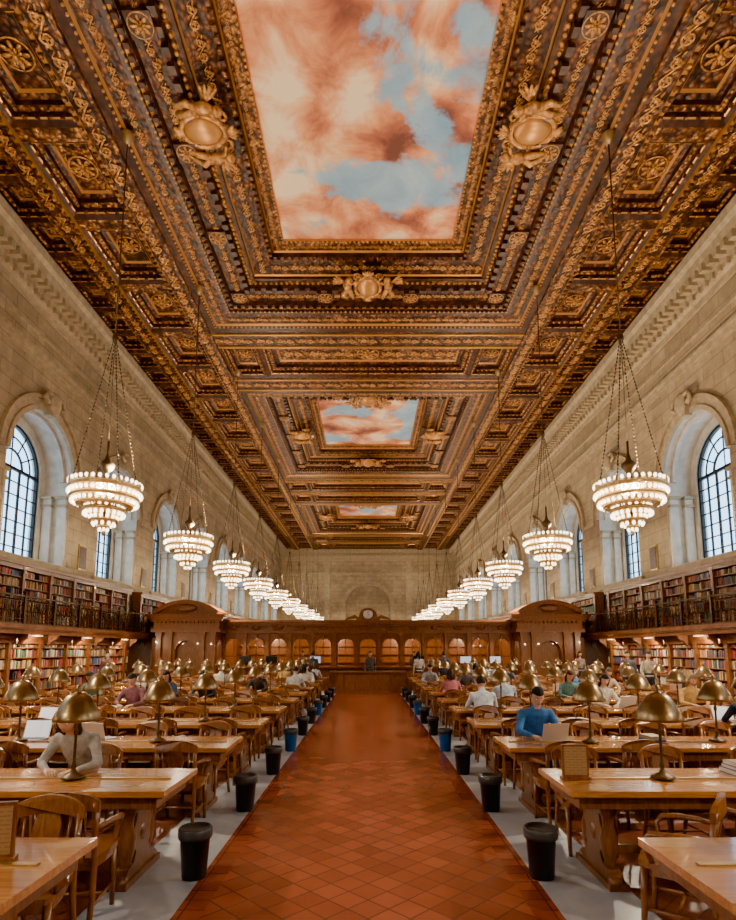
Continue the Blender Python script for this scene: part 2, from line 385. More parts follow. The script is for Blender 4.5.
for s in (-1,1):
    sp=spiral(s*.42,-.42,.18,1.3,pi/2,-s); c_.tube(sp,[.055-.002*i for i in range(len(sp))],6,0)
    sp=spiral(s*.34,.52,.16,1.2,-pi/2,s); c_.tube(sp,[.05-.002*i for i in range(len(sp))],6,0)
    c_.sphere((s*.62,.50,-.16),(.12,.13,.13),10,8,0)
    c_.tube([(s*.62,.40,-.12),(s*.68,.2,-.12),(s*.66,.02,-.1)],[.08,.15,.12],8,0)
    c_.tube([(s*.60,.32,-.14),(s*.45,.42,-.2),(s*.3,.5,-.16)],[.06,.05,.04],7,0)
    c_.tube([(s*.66,.04,-.12),(s*.82,-.18,-.16),(s*.70,-.42,-.1),(s*.78,-.5,-.1)],[.10,.085,.06,.035],7,0)
    c_.tube([(s*.62,.02,-.12),(s*.55,-.22,-.16),(s*.5,-.5,-.1)],[.095,.08,.045],7,0)
    for j,a in enumerate((50,30,10,-10)):
        M=Matrix.Translation((s*.78,.28,-.04))@Matrix.Rotation(math.radians(a if s>0 else 180-a),4,'Z')@Matrix.Translation((.2,0,0)); c_.sphere((0,0,0),(.24-.02*j,.05,.045),8,5,0,M)
for a in (-40,-20,0,20,40):
    M=Matrix.Translation((0,.56,-.06))@Matrix.Rotation(math.radians(90+a),4,'Z')@Matrix.Translation((.14,0,0)); c_.sphere((0,0,0),(.15,.045,.05),7,5,0,M)
    M=Matrix.Translation((0,-.5,-.06))@Matrix.Rotation(math.radians(-90+a),4,'Z')@Matrix.Translation((.12,0,0)); c_.sphere((0,0,0),(.13,.04,.05),7,5,0,M)
tmp=c_.obj('cherub_cartouche',[M_relief,M_gold]); ME_cart=tmp.data; bpy.data.objects.remove(tmp)

PROF=[(0,16.5,4),(0,16.42,2),(.07,16.40,2),(.40,16.36,4),(.44,16.30,0),(.44,16.12,0),(.55,16.10,1),(1.25,16.02,4),(1.29,15.97,0),(1.29,15.86,0),(1.38,15.84,2),(1.55,15.82,0),(1.6,15.68,0),(1.68,15.66,1),(2.28,15.62,0),(2.32,15.45,0),(2.42,15.43,4),(2.5,15.41,0),(2.5,15.28,0),(2.62,15.26,1),(3.2,15.22,4),(3.25,15.14,0),(3.32,15.08,0),(3.6,15.08,0)]
def module(hw,y0,y1):
    flat(-hw,hw,y0,y1,16.5,3); ring(-hw,hw,y0,y1,PROF)
    a=(-hw,hw,y0,y1)
    beads(*a,.02,16.40,.16,.05); beads(*a,1.47,15.81,.2,.065); blocks(*a,.50,16.12,.26,.13,.12,.10,2); blocks(*a,1.62,15.72,.42,.22,.18,.18,0)
    blocks(*a,2.40,15.45,.30,.14,.14,.11,0); beads(*a,3.28,15.1,.18,.045); beads(*a,2.52,15.3,.18,.05)
    for off,z,sc in ((.90,16.04,.62),(1.98,15.62,.52),(2.92,15.22,.5),(.24,16.37,.3)):
        for x,y,i in along(*a,off,1.02*sc*1.08): orn.append((ME_scroll,(x,y,z-.01),(i%2)*pi/2,sc))
    for x,y,i in along(*a,1.98,3.1): bead.box(x-.3,x+.3,y-.3,y+.3,15.52,15.63,0); orn.append((ME_ros,(x,y,15.51),0,.55))
    for s in (-1,1):
        orn.append((ME_cart,(s*(hw+1.35),(y0+y1)/2+(1.0 if y0<10 else 0),15.62),s*pi/2,1.1))
    orn.append((ME_cart,(0,y1+1.40,15.62),pi,1.15)); orn.append((ME_cart,(0,y0-1.40,15.62),0,1.15))
def coffer(x0,x1,y0,y1,style=0):
    w=min(x1-x0,y1-y0); k=w*.09
    ix0,ix1,iy0,iy1=x0+3.1*k,x1-3.1*k,y0+3.1*k,y1-3.1*k
    flat(ix0,ix1,iy0,iy1,15.62,(1,2)[style%2])
    ring(ix0,ix1,iy0,iy1,[(0,15.62,4),(.3*k,15.56,1),(1.1*k,15.52,0),(1.15*k,15.38,2),(2.0*k,15.34,0),(2.05*k,15.2,4),(2.3*k,15.18,0),(3.1*k,15.08,0)])
    beads(ix0,ix1,iy0,iy1,1.6*k,15.35,.22,.045); blocks(ix0,ix1,iy0,iy1,2.2*k,15.25,.34,.12,.1,.08,2)
    cx,cy=(x0+x1)/2,(y0+y1)/2
    L=iy1-iy0; Wd=ix1-ix0
    if L>1.5*Wd or Wd>1.5*L:
        n=max(1,int(max(L,Wd)/1.1))
        for i in range(n):
            t=(i+.5)/n-.5
            orn.append((ME_ros if (i==n//2 and n%2) else ME_scroll,(cx+(t*Wd if Wd>L else 0),cy+(t*L if L>=Wd else 0),15.58),0 if Wd>L else pi/2,min(1.0,min(L,Wd)*.9)))
    else: orn.append((ME_ros,(cx,cy,15.57),0,min(L,Wd)*.8))

module(3.05,6.2,18.4); module(3.0,31.0,38.7); module(3.0,53.8,60.4)
for (a,c) in ((2.0,2.6),(22.0,23.3),(26.0,27.4),(42.3,43.4),(46,47),(49.6,50.2),(64,65),(68,69),(73.2,74)):
    flat(-6.65,6.65,a,c,15.08,1)
    mid=(a+c)/2
    ceil.box(-6.65,6.65,a+.12,a+.2,15.02,15.08,4); ceil.box(-6.65,6.65,c-.2,c-.12,15.02,15.08,4)
    if c<60:
        x=-6.3
        while x<6.5:
            orn.append((ME_scroll,(x,mid,15.05),0,min(.8,(c-a)*.8))); x+=.9*min(.8,(c-a)*.8)/.8
for (a,c) in ((-8.8,-3.4),(-3.4,2.0),(23.3,26),(43.4,46),(47,49.6),(65,68),(69,73.2)):
    coffer(-6.65,-4.9,a,c,0); coffer(4.9,6.65,a,c,0)
    coffer(-4.9,4.9,a,c,1)
for s in (-1,1):
    for (a,c) in ((27.4,42.3),(50.2,64.0)): 
        lo,hi=sorted((s*6.6,s*6.65)); flat(lo,hi,a,c,15.08,4)
def sflat(s,a,c,y0,y1,z,m):
    lo,hi=sorted((s*a,s*c)); flat(lo,hi,y0,y1,z,m)
for s in (-1,1):
    sflat(s,6.65,7.25,Y0,YB,14.98,1); sflat(s,9.15,9.75,Y0,YB,14.98,1); sflat(s,11.0,11.5,Y0,YB,15.0,0)
    for xx in (6.65,7.25,9.15,9.75,11.0):
        lo,hi=sorted((s*(xx-.05),s*(xx+.05))); ceil.box(lo,hi,Y0,YB,14.94,15.08,4 if xx in (7.25,9.15) else 2)
    y=2.0
    while y<64:
        orn.append((ME_scroll,(s*6.95,y,14.96),pi/2,.85)); orn.append((ME_scroll,(s*9.45,y,14.96),pi/2,.75)); y+=.92
    y=2.0
    while y<50:
        bead.box(s*9.15-.05,s*9.15+.05,y,y+.1,14.86,14.95,2); bead.box(s*7.25-.05,s*7.25+.05,y,y+.1,14.86,14.95,2)
        bead.box(s*11.0-.07,s*11.0+.07,y,y+.14,14.84,14.95,2); y+=.25
    k=0; y=Y0
    while y<YB-1:
        y2=min(y+3.1,YB)
        lo,hi=sorted((s*7.25,s*9.15)); coffer(lo,hi,y+.2,y2-.2,k)
        sflat(s,7.25,9.15,y,y+.2,15.08,2); sflat(s,7.25,9.15,y2-.2,y2,15.08,2)
        lo,hi=sorted((s*9.75,s*11.0)); ym=(y+y2)/2
        for (p,q) in ((y,ym),(ym,y2)): coffer(lo,hi,p+.1,q-.1,k+1); sflat(s,9.75,11.0,p,p+.1,15.08,1); sflat(s,9.75,11.0,q-.1,q,15.08,1)
        y=y2;k+=1
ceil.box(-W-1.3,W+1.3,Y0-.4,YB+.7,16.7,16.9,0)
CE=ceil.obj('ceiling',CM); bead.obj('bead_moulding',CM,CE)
for me,loc,rz,sc in orn:
    if loc[1]<1: continue
    o=inst('relief',me,CE,loc,(0,0,rz),(sc,sc,sc*.9))

# ------------------------------------------------------------------ books
PAL=[(.40,.06,.04),(.28,.05,.04),(.46,.15,.05),(.07,.10,.22),(.06,.15,.09),(.55,.38,.16),(.16,.07,.03),(.60,.50,.34),(.24,.12,.06),(.48,.07,.05),(.70,.60,.42),(.05,.05,.06),(.52,.28,.09)]
def books(name,parent,side,xf,y0,y1,shelves,dep=.22,sc=1.0):
    V=[];Cc=[];n=0
    for (zb,hh) in shelves:
        y=y0; base=random.choice(PAL)
        while y<y1-.05:
            if random.random()<.04: y+=random.uniform(.05,.3); base=random.choice(PAL); continue
            if random.random()<.12: base=random.choice(PAL)
            w=random.uniform(.03,.065)*sc; h=hh*random.uniform(.72,.96); x=xf+random.uniform(0,.03)
            c=base if random.random()<.6 else random.choice(PAL)
            k=random.uniform(.7,1.3)
            xa,xb=side*x,side*(x+dep)
            V+=[(xa,y,zb),(xb,y,zb),(xb,y+w*.93,zb),(xa,y+w*.93,zb),(xa,y,zb+h),(xb,y,zb+h),(xb,y+w*.93,zb+h),(xa,y+w*.93,zb+h)]
            Cc+=[(c[0]*k,c[1]*k,c[2]*k,1)]*8; n+=1; y+=w
    F=[]
    for i in range(n):
        o=i*8; F+=[(o+3,o+2,o+1,o),(o+4,o+5,o+6,o+7),(o,o+1,o+5,o+4),(o+1,o+2,o+6,o+5),(o+2,o+3,o+7,o+6),(o+3,o,o+4,o+7)]
    me=bpy.data.meshes.new(name); me.from_pydata(V,[],F); me.materials.append(M_book)
    ca=me.color_attributes.new('Col','FLOAT_COLOR','POINT'); ca.data.foreach_set('color',np.array(Cc,dtype=np.float32).ravel())
    return inst(name,me,parent)
def bookcase(side,xf,xb,y0,y1,z0,shz,top,unit,bz=1.0):
    b=MB(); lo=lambda a,c:(min(side*a,side*c),max(side*a,side*c))
    x0,x1=lo(xb-.03,xb); b.box(x0,x1,y0,y1,z0,top,1)
    x0,x1=lo(xf,xb); b.box(x0,x1,y0,y1,z0,shz[0]-.03,0)
    for z in shz: b.box(x0,x1,y0,y1,z-.03,z,0)
    x0,x1=lo(xf-.08,xb); b.box(x0,x1,y0,y1,top-.12,top,0); x0,x1=lo(xf-.04,xb); b.box(x0,x1,y0,y1,top-.25,top-.12,0)
    y=y0
    while y<=y1+.01:
        x0,x1=lo(xf-.05,xb-.02); b.box(x0,x1,y-.06,y+.06,z0,top-.12,0)
        x0,x1=lo(xf-.07,xf); b.box(x0,x1,y-.08,y+.08,top-.38,top-.25,0); b.box(x0,x1,y-.08,y+.08,z0,z0+.18,0)
        y+=unit
    ob=b.obj('bookcase',[M_case,M_cw0])
    sh=[(z,(shz[i+1] if i+1<len(shz) else top-.22)-z-.04) for i,z in enumerate(shz)]
    books('books',ob,side,xf+.03,y0+.06,y1-.06,sh,.2,bz)
def plight(name,loc,power,rad,col,parent=None):
    l=bpy.data.lights.new(name,'POINT'); l.energy=power; l.shadow_soft_size=rad; l.color=col
    o=bpy.data.objects.new(name,l); COL.objects.link(o); o.location=loc
    if parent: o.parent=parent
    return o
for s in (-1,1):
    bookcase(s,10.35,10.73,2.3,24.6,0,[.25,.62,.97,1.30,1.62,1.92],2.28,1.55)
    bookcase(s,11.0,11.42,-4,25.9,2.56,[2.75,3.12,3.47,3.82,4.15],4.62,1.55)
    bookcase(s,11.0,11.42,27,72,2.56,[2.75,3.2,3.65,4.1],4.62,3.1,2.2)
    b=MB(); lo=lambda a,c:(min(s*a,s*c),max(s*a,s*c))
    def bx(a,c,y0,y1,z0,z1,m=0):
        x0,x1=lo(a,c); b.box(x0,x1,y0,y1,z0,z1,m)
    bx(9.9,11.45,-4,72,2.42,2.54); bx(9.95,10.3,-4,72,2.3,2.42); bx(9.86,10.0,-4,72,2.46,2.58)
    bx(10.75,11.45,-4,72,0,2.4,0)
    y=-4+.4
    while y<40:
        b.prism([(10.25,2.3),(9.95,2.3),(9.98,2.18),(10.1,2.12),(10.25,1.95)],lambda a,z,t:(s*a,t,z),y-.06,y+.06,0); y+=1.55
    ob=b.obj('balcony',[M_case])
    r=MB(); xr=s*9.93
    r.box(xr-.035,xr+.035,-4,72,3.36,3.41,0); r.box(xr-.02,xr+.02,-4,72,2.58,2.62,0); r.box(xr-.015,xr+.015,-4,72,3.22,3.245,0); r.box(xr-.015,xr+.015,-4,72,2.72,2.74,0)
    y=-4
    while y<36:
        r.box(xr-.045,xr+.045,y-.045,y+.045,2.55,3.44,0); r.sphere((xr,y,3.5),.06,8,6,0)
        for j in range(1,8):
            yy=y+1.55*j/8
            r.box(xr-.009,xr+.009,yy-.009,yy+.009,2.6,3.23,0)
        for j in range(4):
            cy=y+1.55*(j+.5)/4
            pts=[(xr,cy+.13*math.cos(2*pi*i/10),2.98+.17*math.sin(2*pi*i/10)) for i in range(11)]; r.tube(pts,.014,4,0)
            r.sphere((xr,cy,2.98),(.02,.05,.07),6,4,0)
        for j in range(8):
            cy=y+1.55*(j+.5)/8; r.sphere((xr,cy,3.30),(.015,.05,.035),5,4,0)
        y+=1.55
    r.obj('railing',[M_bronze],ob)
    y=4.6
    while y<25:
        sl=MB(); sl.box(-.03,.03,-.3,.3,-.03,.0,0); sl.box(-.02,.02,-.28,.28,-.036,-.03,1)
        lo_=sl.obj('shelf_light',[M_brass,M_bulb],None,(s*10.0,y,2.295)); plight('glow',(-s*.02,0,-.10),50,.05,(1,.80,.52),lo_); y+=3.1
    for c in BC:
        if 5<c<45:
            g=MB(); x=s*(W-.03); yy=c+3.1
            g.box(x-.02,x+.02,yy-.3,yy+.3,5.0,6.0,0); g.box(x-.035 if s>0 else x-.005,x+.005 if s>0 else x+.035,yy-.25,yy+.25,5.06,5.94,1); g.obj('framed_plaque',[M_brass,M_cw0])

# ------------------------------------------------------------------ oak screen / delivery desk
SY=26.0
P=lambda u,w,z:(u,SY+w,z)
root=empty('oak_delivery_screen')
b=MB()
n=13; sp=13.4/n; ops=[(-6.7+sp*(i+.5),.37,1.05,2.0) for i in range(n)]
arch_wall(b,P,-6.7,6.7,0,2.85,ops,.25,0,0,10)
for i in range(n+1):
    u=-6.7+sp*i; pbox(b,P,u-.08,u+.08,-.10,0,.0,2.55,0); pbox(b,P,u-.11,u+.11,-.13,0,0,.25,0); pbox(b,P,u-.11,u+.11,-.13,0,2.45,2.6,0)
for (c,hw,a,z) in ops:
    arc_band(b,P,c,z,.37,.43,-.05,.0,1,10); pbox(b,P,c-.07,c+.07,-.1,0,2.34,2.55,1); pbox(b,P,c-.3,c+.3,-.03,0,.3,.85,1)
    pbox(b,P,c-.34,c+.34,.1,.14,1.52,1.56,1); pbox(b,P,c-.015,c+.015,.1,.14,1.1,2.35,1)
pbox(b,P,-6.8,6.8,-.28,.3,1.02,1.10,0)
for (za,zb,pr,mi) in ((2.6,2.7,.14,0),(2.7,2.95,.10,1),(2.95,3.03,.2,0),(3.03,3.12,.3,0),(3.12,3.2,.36,0)): pbox(b,P,-6.75,6.75,-pr,.4,za,zb,mi)
u=-6.7
while u<6.7: pbox(b,P,u,u+.08,-.2,-.1,2.88,2.95,0); u+=.17
for i in range(n): 
    u=-6.7+sp*(i+.5); b.sphere(P(u,-.12,2.83),(.22,.03,.08),8,5,1)
pbox(b,P,-6.7,6.7,3.0,3.2,0,2.85,0)
for i in range(14): u=-6.7+sp*i; pbox(b,P,u-.06,u+.06,2.94,3.0,0,2.85,1)
for z in (1.2,1.6,2.0,2.4): pbox(b,P,-6.7,6.7,2.85,3.0,z,z+.03,1)
pbox(b,P,-6.7,6.7,.3,3.2,2.85,2.95,0)
pbox(b,P,-.55,.55,-.25,.2,3.2,3.35,0); arc_band(b,P,0,3.3,.0,.38,-.2,.15,0,14); arc_band(b,P,0,3.35,.30,.42,-.26,.2,1,14)
for k in (-1,1): b.prism([(k*.42,3.3),(k*1.1,3.2),(k*.9,3.34),(k*.6,3.45)],lambda a,z,t:(a,t,z),SY-.2,SY+.1,0)
b.obj('arcade',[M_screen,M_case],root)
ck=MB(); ck.lathe([(0,0),(.2,0),(.22,.03),(.22,.06)],20,0,M=Matrix.Translation((0,SY-.2,3.46))@Matrix.Rotation(pi/2,4,'X')); ck.tube([(0,SY-.28,3.46),(0,SY-.28,3.6)],.01,5,1); ck.tube([(0,SY-.28,3.46),(.09,SY-.28,3.42)],.01,5,1)
ck.obj('clock',[M_paper,M_black],root)
for s in (-1,1):
    b=MB(); cx=s*8.05
    Q=lambda u,w,z:(cx+u,SY-1.0+w,z)
    arch_wall(b,Q,-1.35,1.35,0,3.0,[(0,.5,.05,1.75)],.3,0,0,12)
    pbox(b,Q,-1.35,-1.15,.3,4,0,3,0); pbox(b,Q,1.15,1.35,.3,4,0,3,0); pbox(b,Q,-.55,.55,.25,.32,0,2.4,1)
    for u in (-1.2,-.72,.72,1.2): pbox(b,Q,u-.11,u+.11,-.14,0,0,2.6,0); pbox(b,Q,u-.15,u+.15,-.18,0,0,.3,0); pbox(b,Q,u-.14,u+.14,-.18,0,2.45,2.62,1)
    for (za,zb,pr) in ((2.62,2.75,.18),(2.75,3.1,.1),(3.1,3.2,.22),(3.2,3.3,.34),(3.3,3.4,.4)): pbox(b,Q,-1.35-pr,1.35+pr,-pr,4,za,zb,0)
    u=-1.35
    while u<1.3: pbox(b,Q,u,u+.09,-.22,-.1,3.02,3.1,1); u+=.18
    R=2.2; hc=1.35; zc=3.4-(math.sqrt(R*R-hc*hc)); a0=math.acos(hc/R)
    arc_band(b,lambda u,w,z:Q(u,w,z),0,zc,R,R+.18,-.3,1.5,0,16,a0,pi-a0)
    pts=[(-R*math.cos(a0+(pi-2*a0)*i/16),zc+R*math.sin(a0+(pi-2*a0)*i/16)) for i in range(17)]
    b.prism(pts,lambda a,z,t:Q(a,t,z),-.12,1.4,0)
    b.sphere(Q(0,-.15,3.68),(.45,.08,.17),12,8,1)
    pbox(b,Q,-.45,.45,-.03,0,2.78,3.05,1)
    b.obj('pavilion',[M_screen,M_case],root)
    b=MB(); lo,hi=sorted((s*9.4,s*9.85)); b.box(lo,hi,SY-.3,SY+.2,0,2.4,0); b.obj('side_panel',[M_screen],root)
for x,c in ((4.45,1),(-4.4,0),(2.3,0),(-2.4,1),(-5.6,0),(5.8,1)):
    g=MB(); g.box(-.26,.26,-.02,.02,.12,.46,0); g.box(-.24,.24,-.025,-.019,.14,.44,1); g.box(-.03,.03,0,.03,0,.14,0); g.box(-.12,.12,-.08,.08,0,.02,0)
    g.obj('computer_monitor',[M_black,M_lapscr if c else M_dscr],None,(x,SY-.18,1.101))
g=MB(); g.box(-1.55,1.55,24.3,24.9,.08,.86,0); g.box(-1.65,1.65,24.2,25.0,.86,.93,1); g.box(-1.6,1.6,24.25,24.95,0,.1,0)
for i in range(6): x=-1.5+.5*i; g.box(x+.05,x+.45,24.27,24.3,.18,.78,1)
g.obj('enquiry_desk',[M_screen,M_case])
for x in (-5,-1.7,1.7,5): plight('booth_light',(x,SY+1.6,2.5),130,.12,(1,.80,.5),root)

# ------------------------------------------------------------------ chandelier
c=MB(); K=.83
def bulbs(r,z,n,s,ph=0):
    for i in range(n):
        a=2*pi*(i+ph)/n; c.sphere((K*r*math.cos(a),K*r*math.sin(a),z),(s,s,s*1.2),6,5,1)
def band(r,z0,z1,t=.03,n=32):
    r*=K; c.lathe([(r,z0),(r+t,z0),(r+t*1.4,(z0+z1)/2),(r+t,z1),(r,z1),(r,z0)],n,0)
band(.90,.06,.17,.05); bulbs(.95,.24,34,.042); band(.86,-.15,-.07,.05); bulbs(.95,-.01,36,.046,.5); bulbs(.86,-.22,32,.044)
band(.70,-.30,-.24,.04); 
band(.50,-.44,-.35,.05); bulbs(.52,-.50,20,.046); bulbs(.50,-.30,18,.04); bulbs(.36,-.57,14,.042); band(.32,-.68,-.60,.04); bulbs(.28,-.73,10,.042); band(.12,-.82,-.74); bulbs(.12,-.86,6,.036)
c.lathe([(.0,-1.02),(.03,-.98),(.05,-.94),(.02,-.90),(.09,-.82),(0,-.80)],10,0)
c.lathe([(.04,-.7),(.05,-.1),(.13,.05),(.16,.2),(.08,.35),(.05,.5),(.14,.62),(.18,.72),(.06,.85),(.03,1.0),(.03,1.3),(0,1.32)],14,2)
for i in range(8):
    a=2*pi*i/8; ca,sa=K*math.cos(a),K*math.sin(a)
    c.tube([(.05*ca,.05*sa,.1),(.5*ca,.5*sa,.14),(.88*ca,.88*sa,.1)],.016,5,0); c.tube([(.9*ca,.9*sa,.0),(.72*ca,.72*sa,-.28),(.5*ca,.5*sa,-.42),(.12*ca,.12*sa,-.76)],.018,5,0)
    c.sphere((.95*ca,.95*sa,.17),(.05,.05,.13),6,5,0)
for i in range(4):
    a=2*pi*(i+.5)/4; ca,sa=math.cos(a),math.sin(a)
    n=40
    for k in range(n):
        t0=k/n; t1=(k+.8)/n
        p=lambda t:(.76*(1-t)*ca+.03*ca*t,.76*(1-t)*sa+.03*sa*t,.15+3.75*t)
        c.tube([p(t0),p((t0+t1)/2),p(t1)],[.010,.020,.010],4,2)
c.tube([(0,0,1.3),(0,0,3.9)],.008,4,2); c.sphere((0,0,3.95),(.07,.07,.12),8,6,2); c.tube([(0,0,4.0),(0,0,9.6)],.018,5,2); c.lathe([(.03,9.3),(.1,9.4),(.16,9.55),(.16,9.6)],10,0)
tmp=c.obj('chandelier',[M_brass,M_bulb,M_bronze]); ME_ch=tmp.data; bpy.data.objects.remove(tmp)
def spot(name,parent,loc,rx,power,ang,rad=.07):
    l=bpy.data.lights.new(name,'SPOT'); l.energy=power; l.spot_size=math.radians(ang); l.spot_blend=.7; l.shadow_soft_size=rad; l.color=(1,.84,.61)
    u_=bpy.data.objects.new(name,l); COL.objects.link(u_); u_.parent=parent; u_.location=loc; u_.rotation_euler=(rx,0,0)
for y in BC:
    for s in (-1,1):
        o=inst('chandelier',ME_ch,None,(s*6.22,y,5.5))
        plight('glow',(0,0,-.12),2400,.2,(1,.83,.58),o)
        spot('ceiling_fill',o,(.25,0,.5),pi,1180,150)  # unseen upward spot added to brighten the ceiling and upper walls
        spot('floor_fill',o,(0,0,-1.09),0,900,165)  # spot added below the finial, making up for glow the bulbs block

# ------------------------------------------------------------------ reading table
TL=7.0; TW=.86; TH=.76
t=MB()
t.box(0,TL,-TW/2,TW/2,TH-.045,TH,0); t.box(-.0+.02,TL-.02,-TW/2+.02,TW/2-.02,TH-.06,TH-.045,1); t.box(.08,TL-.08,-TW/2+.07,TW/2-.07,TH-.15,TH-.06,1)
t.box(.1,TL-.1,-.02,.02,TH,TH+.012,2)
for x in (.36,TL/2,TL-.36):
    vase=[(-.30,.0),(-.34,.07),(-.27,.12),(-.16,.15),(-.13,.22),(-.20,.30),(-.21,.38),(-.15,.46),(-.14,.52),(-.22,.57),(-.30,.62)]
    poly=vase+[(-a,z) for a,z in reversed(vase)]
    t.prism(poly,lambda a,z,w,x=x:(x+w,a,z),-.05,.05,1)
    for sy in (-1,1):
        t.lathe([(.055,.12),(.04,.16),(.065,.24),(.07,.34),(.045,.44),(.05,.5),(.07,.55),(.07,.61)],10,1,(x,sy*.20,0))
        t.sphere((x,sy*.30,.05),(.07,.07,.05),8,6,1)
    t.box(x-.075,x+.075,-.36,.36,0,.05,1); t.box(x-.07,x+.07,-.33,.33,.60,.63,1); t.sphere((x,0,.34),(.075,.09,.10),10,6,1)
t.box(.36,TL-.36,-.035,.035,.17,.24,1)
tmp=t.obj('reading_table',[M_table,M_tleg,M_brass]); ME_t=tmp.data; bpy.data.objects.remove(tmp)

# chair
k=MB()
seat=[(-.20,-.20),(-.235,0),(-.24,.15),(-.20,.215),(0,.235),(.20,.215),(.24,.15),(.235,0),(.20,-.20)]
k.prism(seat,lambda a,b_,z:(a,b_,z),.425,.46,0)
seat2=[(a*.9,b_*.9) for a,b_ in seat]; k.prism(seat2,lambda a,b_,z:(a,b_,z),.375,.425,0)
by=lambda x:-.285+.9*(x*x)
for s in (-1,1):
    k.tube([(s*.205,-.27,0),(s*.2,-.215,.22),(s*.195,-.195,.44),(s*.198,-.215,.6),(s*.2,-.25,.83)],[.018,.021,.024,.021,.019],7,0)
    k.tube([(s*.205,.205,0),(s*.205,.19,.2),(s*.2,.18,.43)],[.018,.023,.026],7,0)
    k.tube([(s*.20,-.22,.655),(s*.245,-.1,.665),(s*.27,.03,.66),(s*.26,.13,.645),(s*.245,.165,.60),(s*.225,.15,.52),(s*.215,.12,.44)],[.018,.023,.026,.026,.022,.02,.02],7,0,flat=.8)
    k.tube([(s*.203,-.235,.16),(s*.205,.19,.16)],.012,6,0)
k.tube([(-.2,.0,.16),(.2,.0,.16)],.012,6,0)
n=12; top=[];bot=[]
for i in range(n+1):
    x=-.225+.45*i/n; q=1-(x/.225)**2
    top.append((x,.835+.075*q**.7 if q>0 else .835)); bot.append((x,.765+.035*q))
poly=bot+top[::-1]
k.prism(poly,lambda a,z,w:(a,by(a)+w,z),-.014,.02,0)
sp_=[(-.05,.46),(-.06,.52),(-.04,.57),(-.08,.66),(-.085,.72),(-.065,.80)]
k.prism(sp_+[(-a,z) for a,z in reversed(sp_)],lambda a,z,w:(a,-.20-.22*(z-.46)+w,z),-.008,.008,0)
for s in (-1,1): k.tube([(s*.13,-.2,.45),(s*.135,-.235,.65),(s*.14,-.265,.79)],.009,5,0)
tmp=k.obj('wooden_armchair',[M_chair]); ME_c=tmp.data; bpy.data.objects.remove(tmp)

# desk lamp
l=MB()
l.lathe([(0,0),(.095,0),(.10,.012),(.07,.025),(.03,.045),(.018,.075),(.022,.10),(.013,.13),(.011,.34),(.02,.38),(.012,.41),(.012,.50),(.02,.54),(.01,.70)],14,0)
l.lathe([(.19,.475),(.192,.495),(.165,.56),(.13,.625),(.095,.68),(.055,.705),(.03,.71),(.022,.725),(.03,.745),(.012,.775),(0,.78)],24,1)
l.lathe([(.03,.70),(.088,.675),(.122,.622),(.158,.556),(.184,.49),(.19,.475)],24,2)
for s in (-1,1):
    l.tube([(0,0,.50),(s*.05,0,.53),(s*.06,0,.56)],.008,5,0); l.sphere((s*.062,0,.585),(.022,.022,.03),8,6,3)
tmp=l.obj('desk_lamp',[M_bronze,M_shade,M_shadein,emis('lamp_bulb',(1,.8,.5),6)]); ME_l=tmp.data; bpy.data.objects.remove(tmp)
def binmesh(mt):
    q=MB(); q.lathe([(.095,0),(.10,.02),(.122,.34),(.128,.345),(.132,.375),(.122,.38),(.115,.34),(.09,.03),(0,.03)],20,0)
    q.lathe([(.135,.31),(.140,.34),(.138,.385),(.13,.395),(.118,.37)],20,1)
    tmp=q.obj('trash_can',[mt,M_liner]); me=tmp.data; bpy.data.objects.remove(tmp); return me
ME_b=binmesh(M_black); ME_b2=binmesh(M_bin2)
q=MB(); q.box(-.16,.16,-.11,.11,0,.016,0); q.box(-.14,.14,-.03,.09,.016,.018,1)
M=Matrix.Translation((0,.11,.012))@Matrix.Rotation(math.radians(-18),4,'X'); q.box(-.16,.16,0,.008,0,.215,0,M); q.box(-.15,.15,-.002,0,.01,.205,2,M)
tmp=q.obj('laptop',[M_alu,M_black,M_lapscr]); ME_lap=tmp.data; bpy.data.objects.remove(tmp)
q=MB()
for s in (-1,1):
    pts=[(0,.0),(s*.04,.022),(s*.10,.018),(s*.15,.008),(s*.15,.0)]; q.prism(pts,lambda a,z,w:(a,w,z+.003),-.11,.11,0)
q.box(-.155,.155,-.115,.115,0,.004,1)
tmp=q.obj('open_book',[M_paper,MT('book_cover',(.2,.04,.03),.5).mat]); ME_ob=tmp.data; bpy.data.objects.remove(tmp)
q=MB(); z=0
for i,(w,d,h) in enumerate(((.2,.27,.04),(.18,.25,.03),(.17,.24,.035))): q.box(-w/2,w/2,-d/2+.01*i,d/2+.01*i,z,z+h,i); q.box(-w/2+.005,w/2+.003,-d/2+.01*i+.005,d/2+.01*i-.005,z+.004,z+h-.004,3); z+=h
tmp=q.obj('book_stack',[MT('c1',(.25,.05,.04),.5).mat,MT('c2',(.05,.09,.2),.5).mat,MT('c3',(.3,.22,.1),.5).mat,M_paper]); ME_bs=tmp.data; bpy.data.objects.remove(tmp)

EX=1.58; FAR=[3.45+1.93*i for i in range(11)]
occ=set()
PEOPLE=[]
def seatp(row,s,ci,face,**kw): 
    if (row,s,ci,face) in occ: return
    occ.add((row,s,ci,face)); PEOPLE.append((row,s,ci,face,kw))
seatp(2,1,0,-1,name='man_in_blue_shirt',shirt=(.03,.14,.40),hair=(.012,.01,.01),skin=(.60,.34,.22),lean=.10,dx=.10)
seatp(1,-1,1,-1,name='seated_woman',shirt=(.36,.34,.32),hair=(.05,.025,.012),lean=.22,female=True,dx=.22)
seatp(4,-1,3,-1,name='seated_man',shirt=(.20,.08,.10),hair=(.02,.015,.01),lean=.06)
seatp(5,-1,2,-1,name='seated_man',shirt=(.03,.03,.04),hair=(.02,.015,.01),lean=.1)
seatp(5,-1,3,-1,name='seated_woman',shirt=(.04,.09,.2),hair=(.03,.015,.01),lean=.1,female=True)
seatp(6,-1,1,-1,name='seated_man',shirt=(.04,.03,.03),hair=(.02,.015,.01),lean=.1)
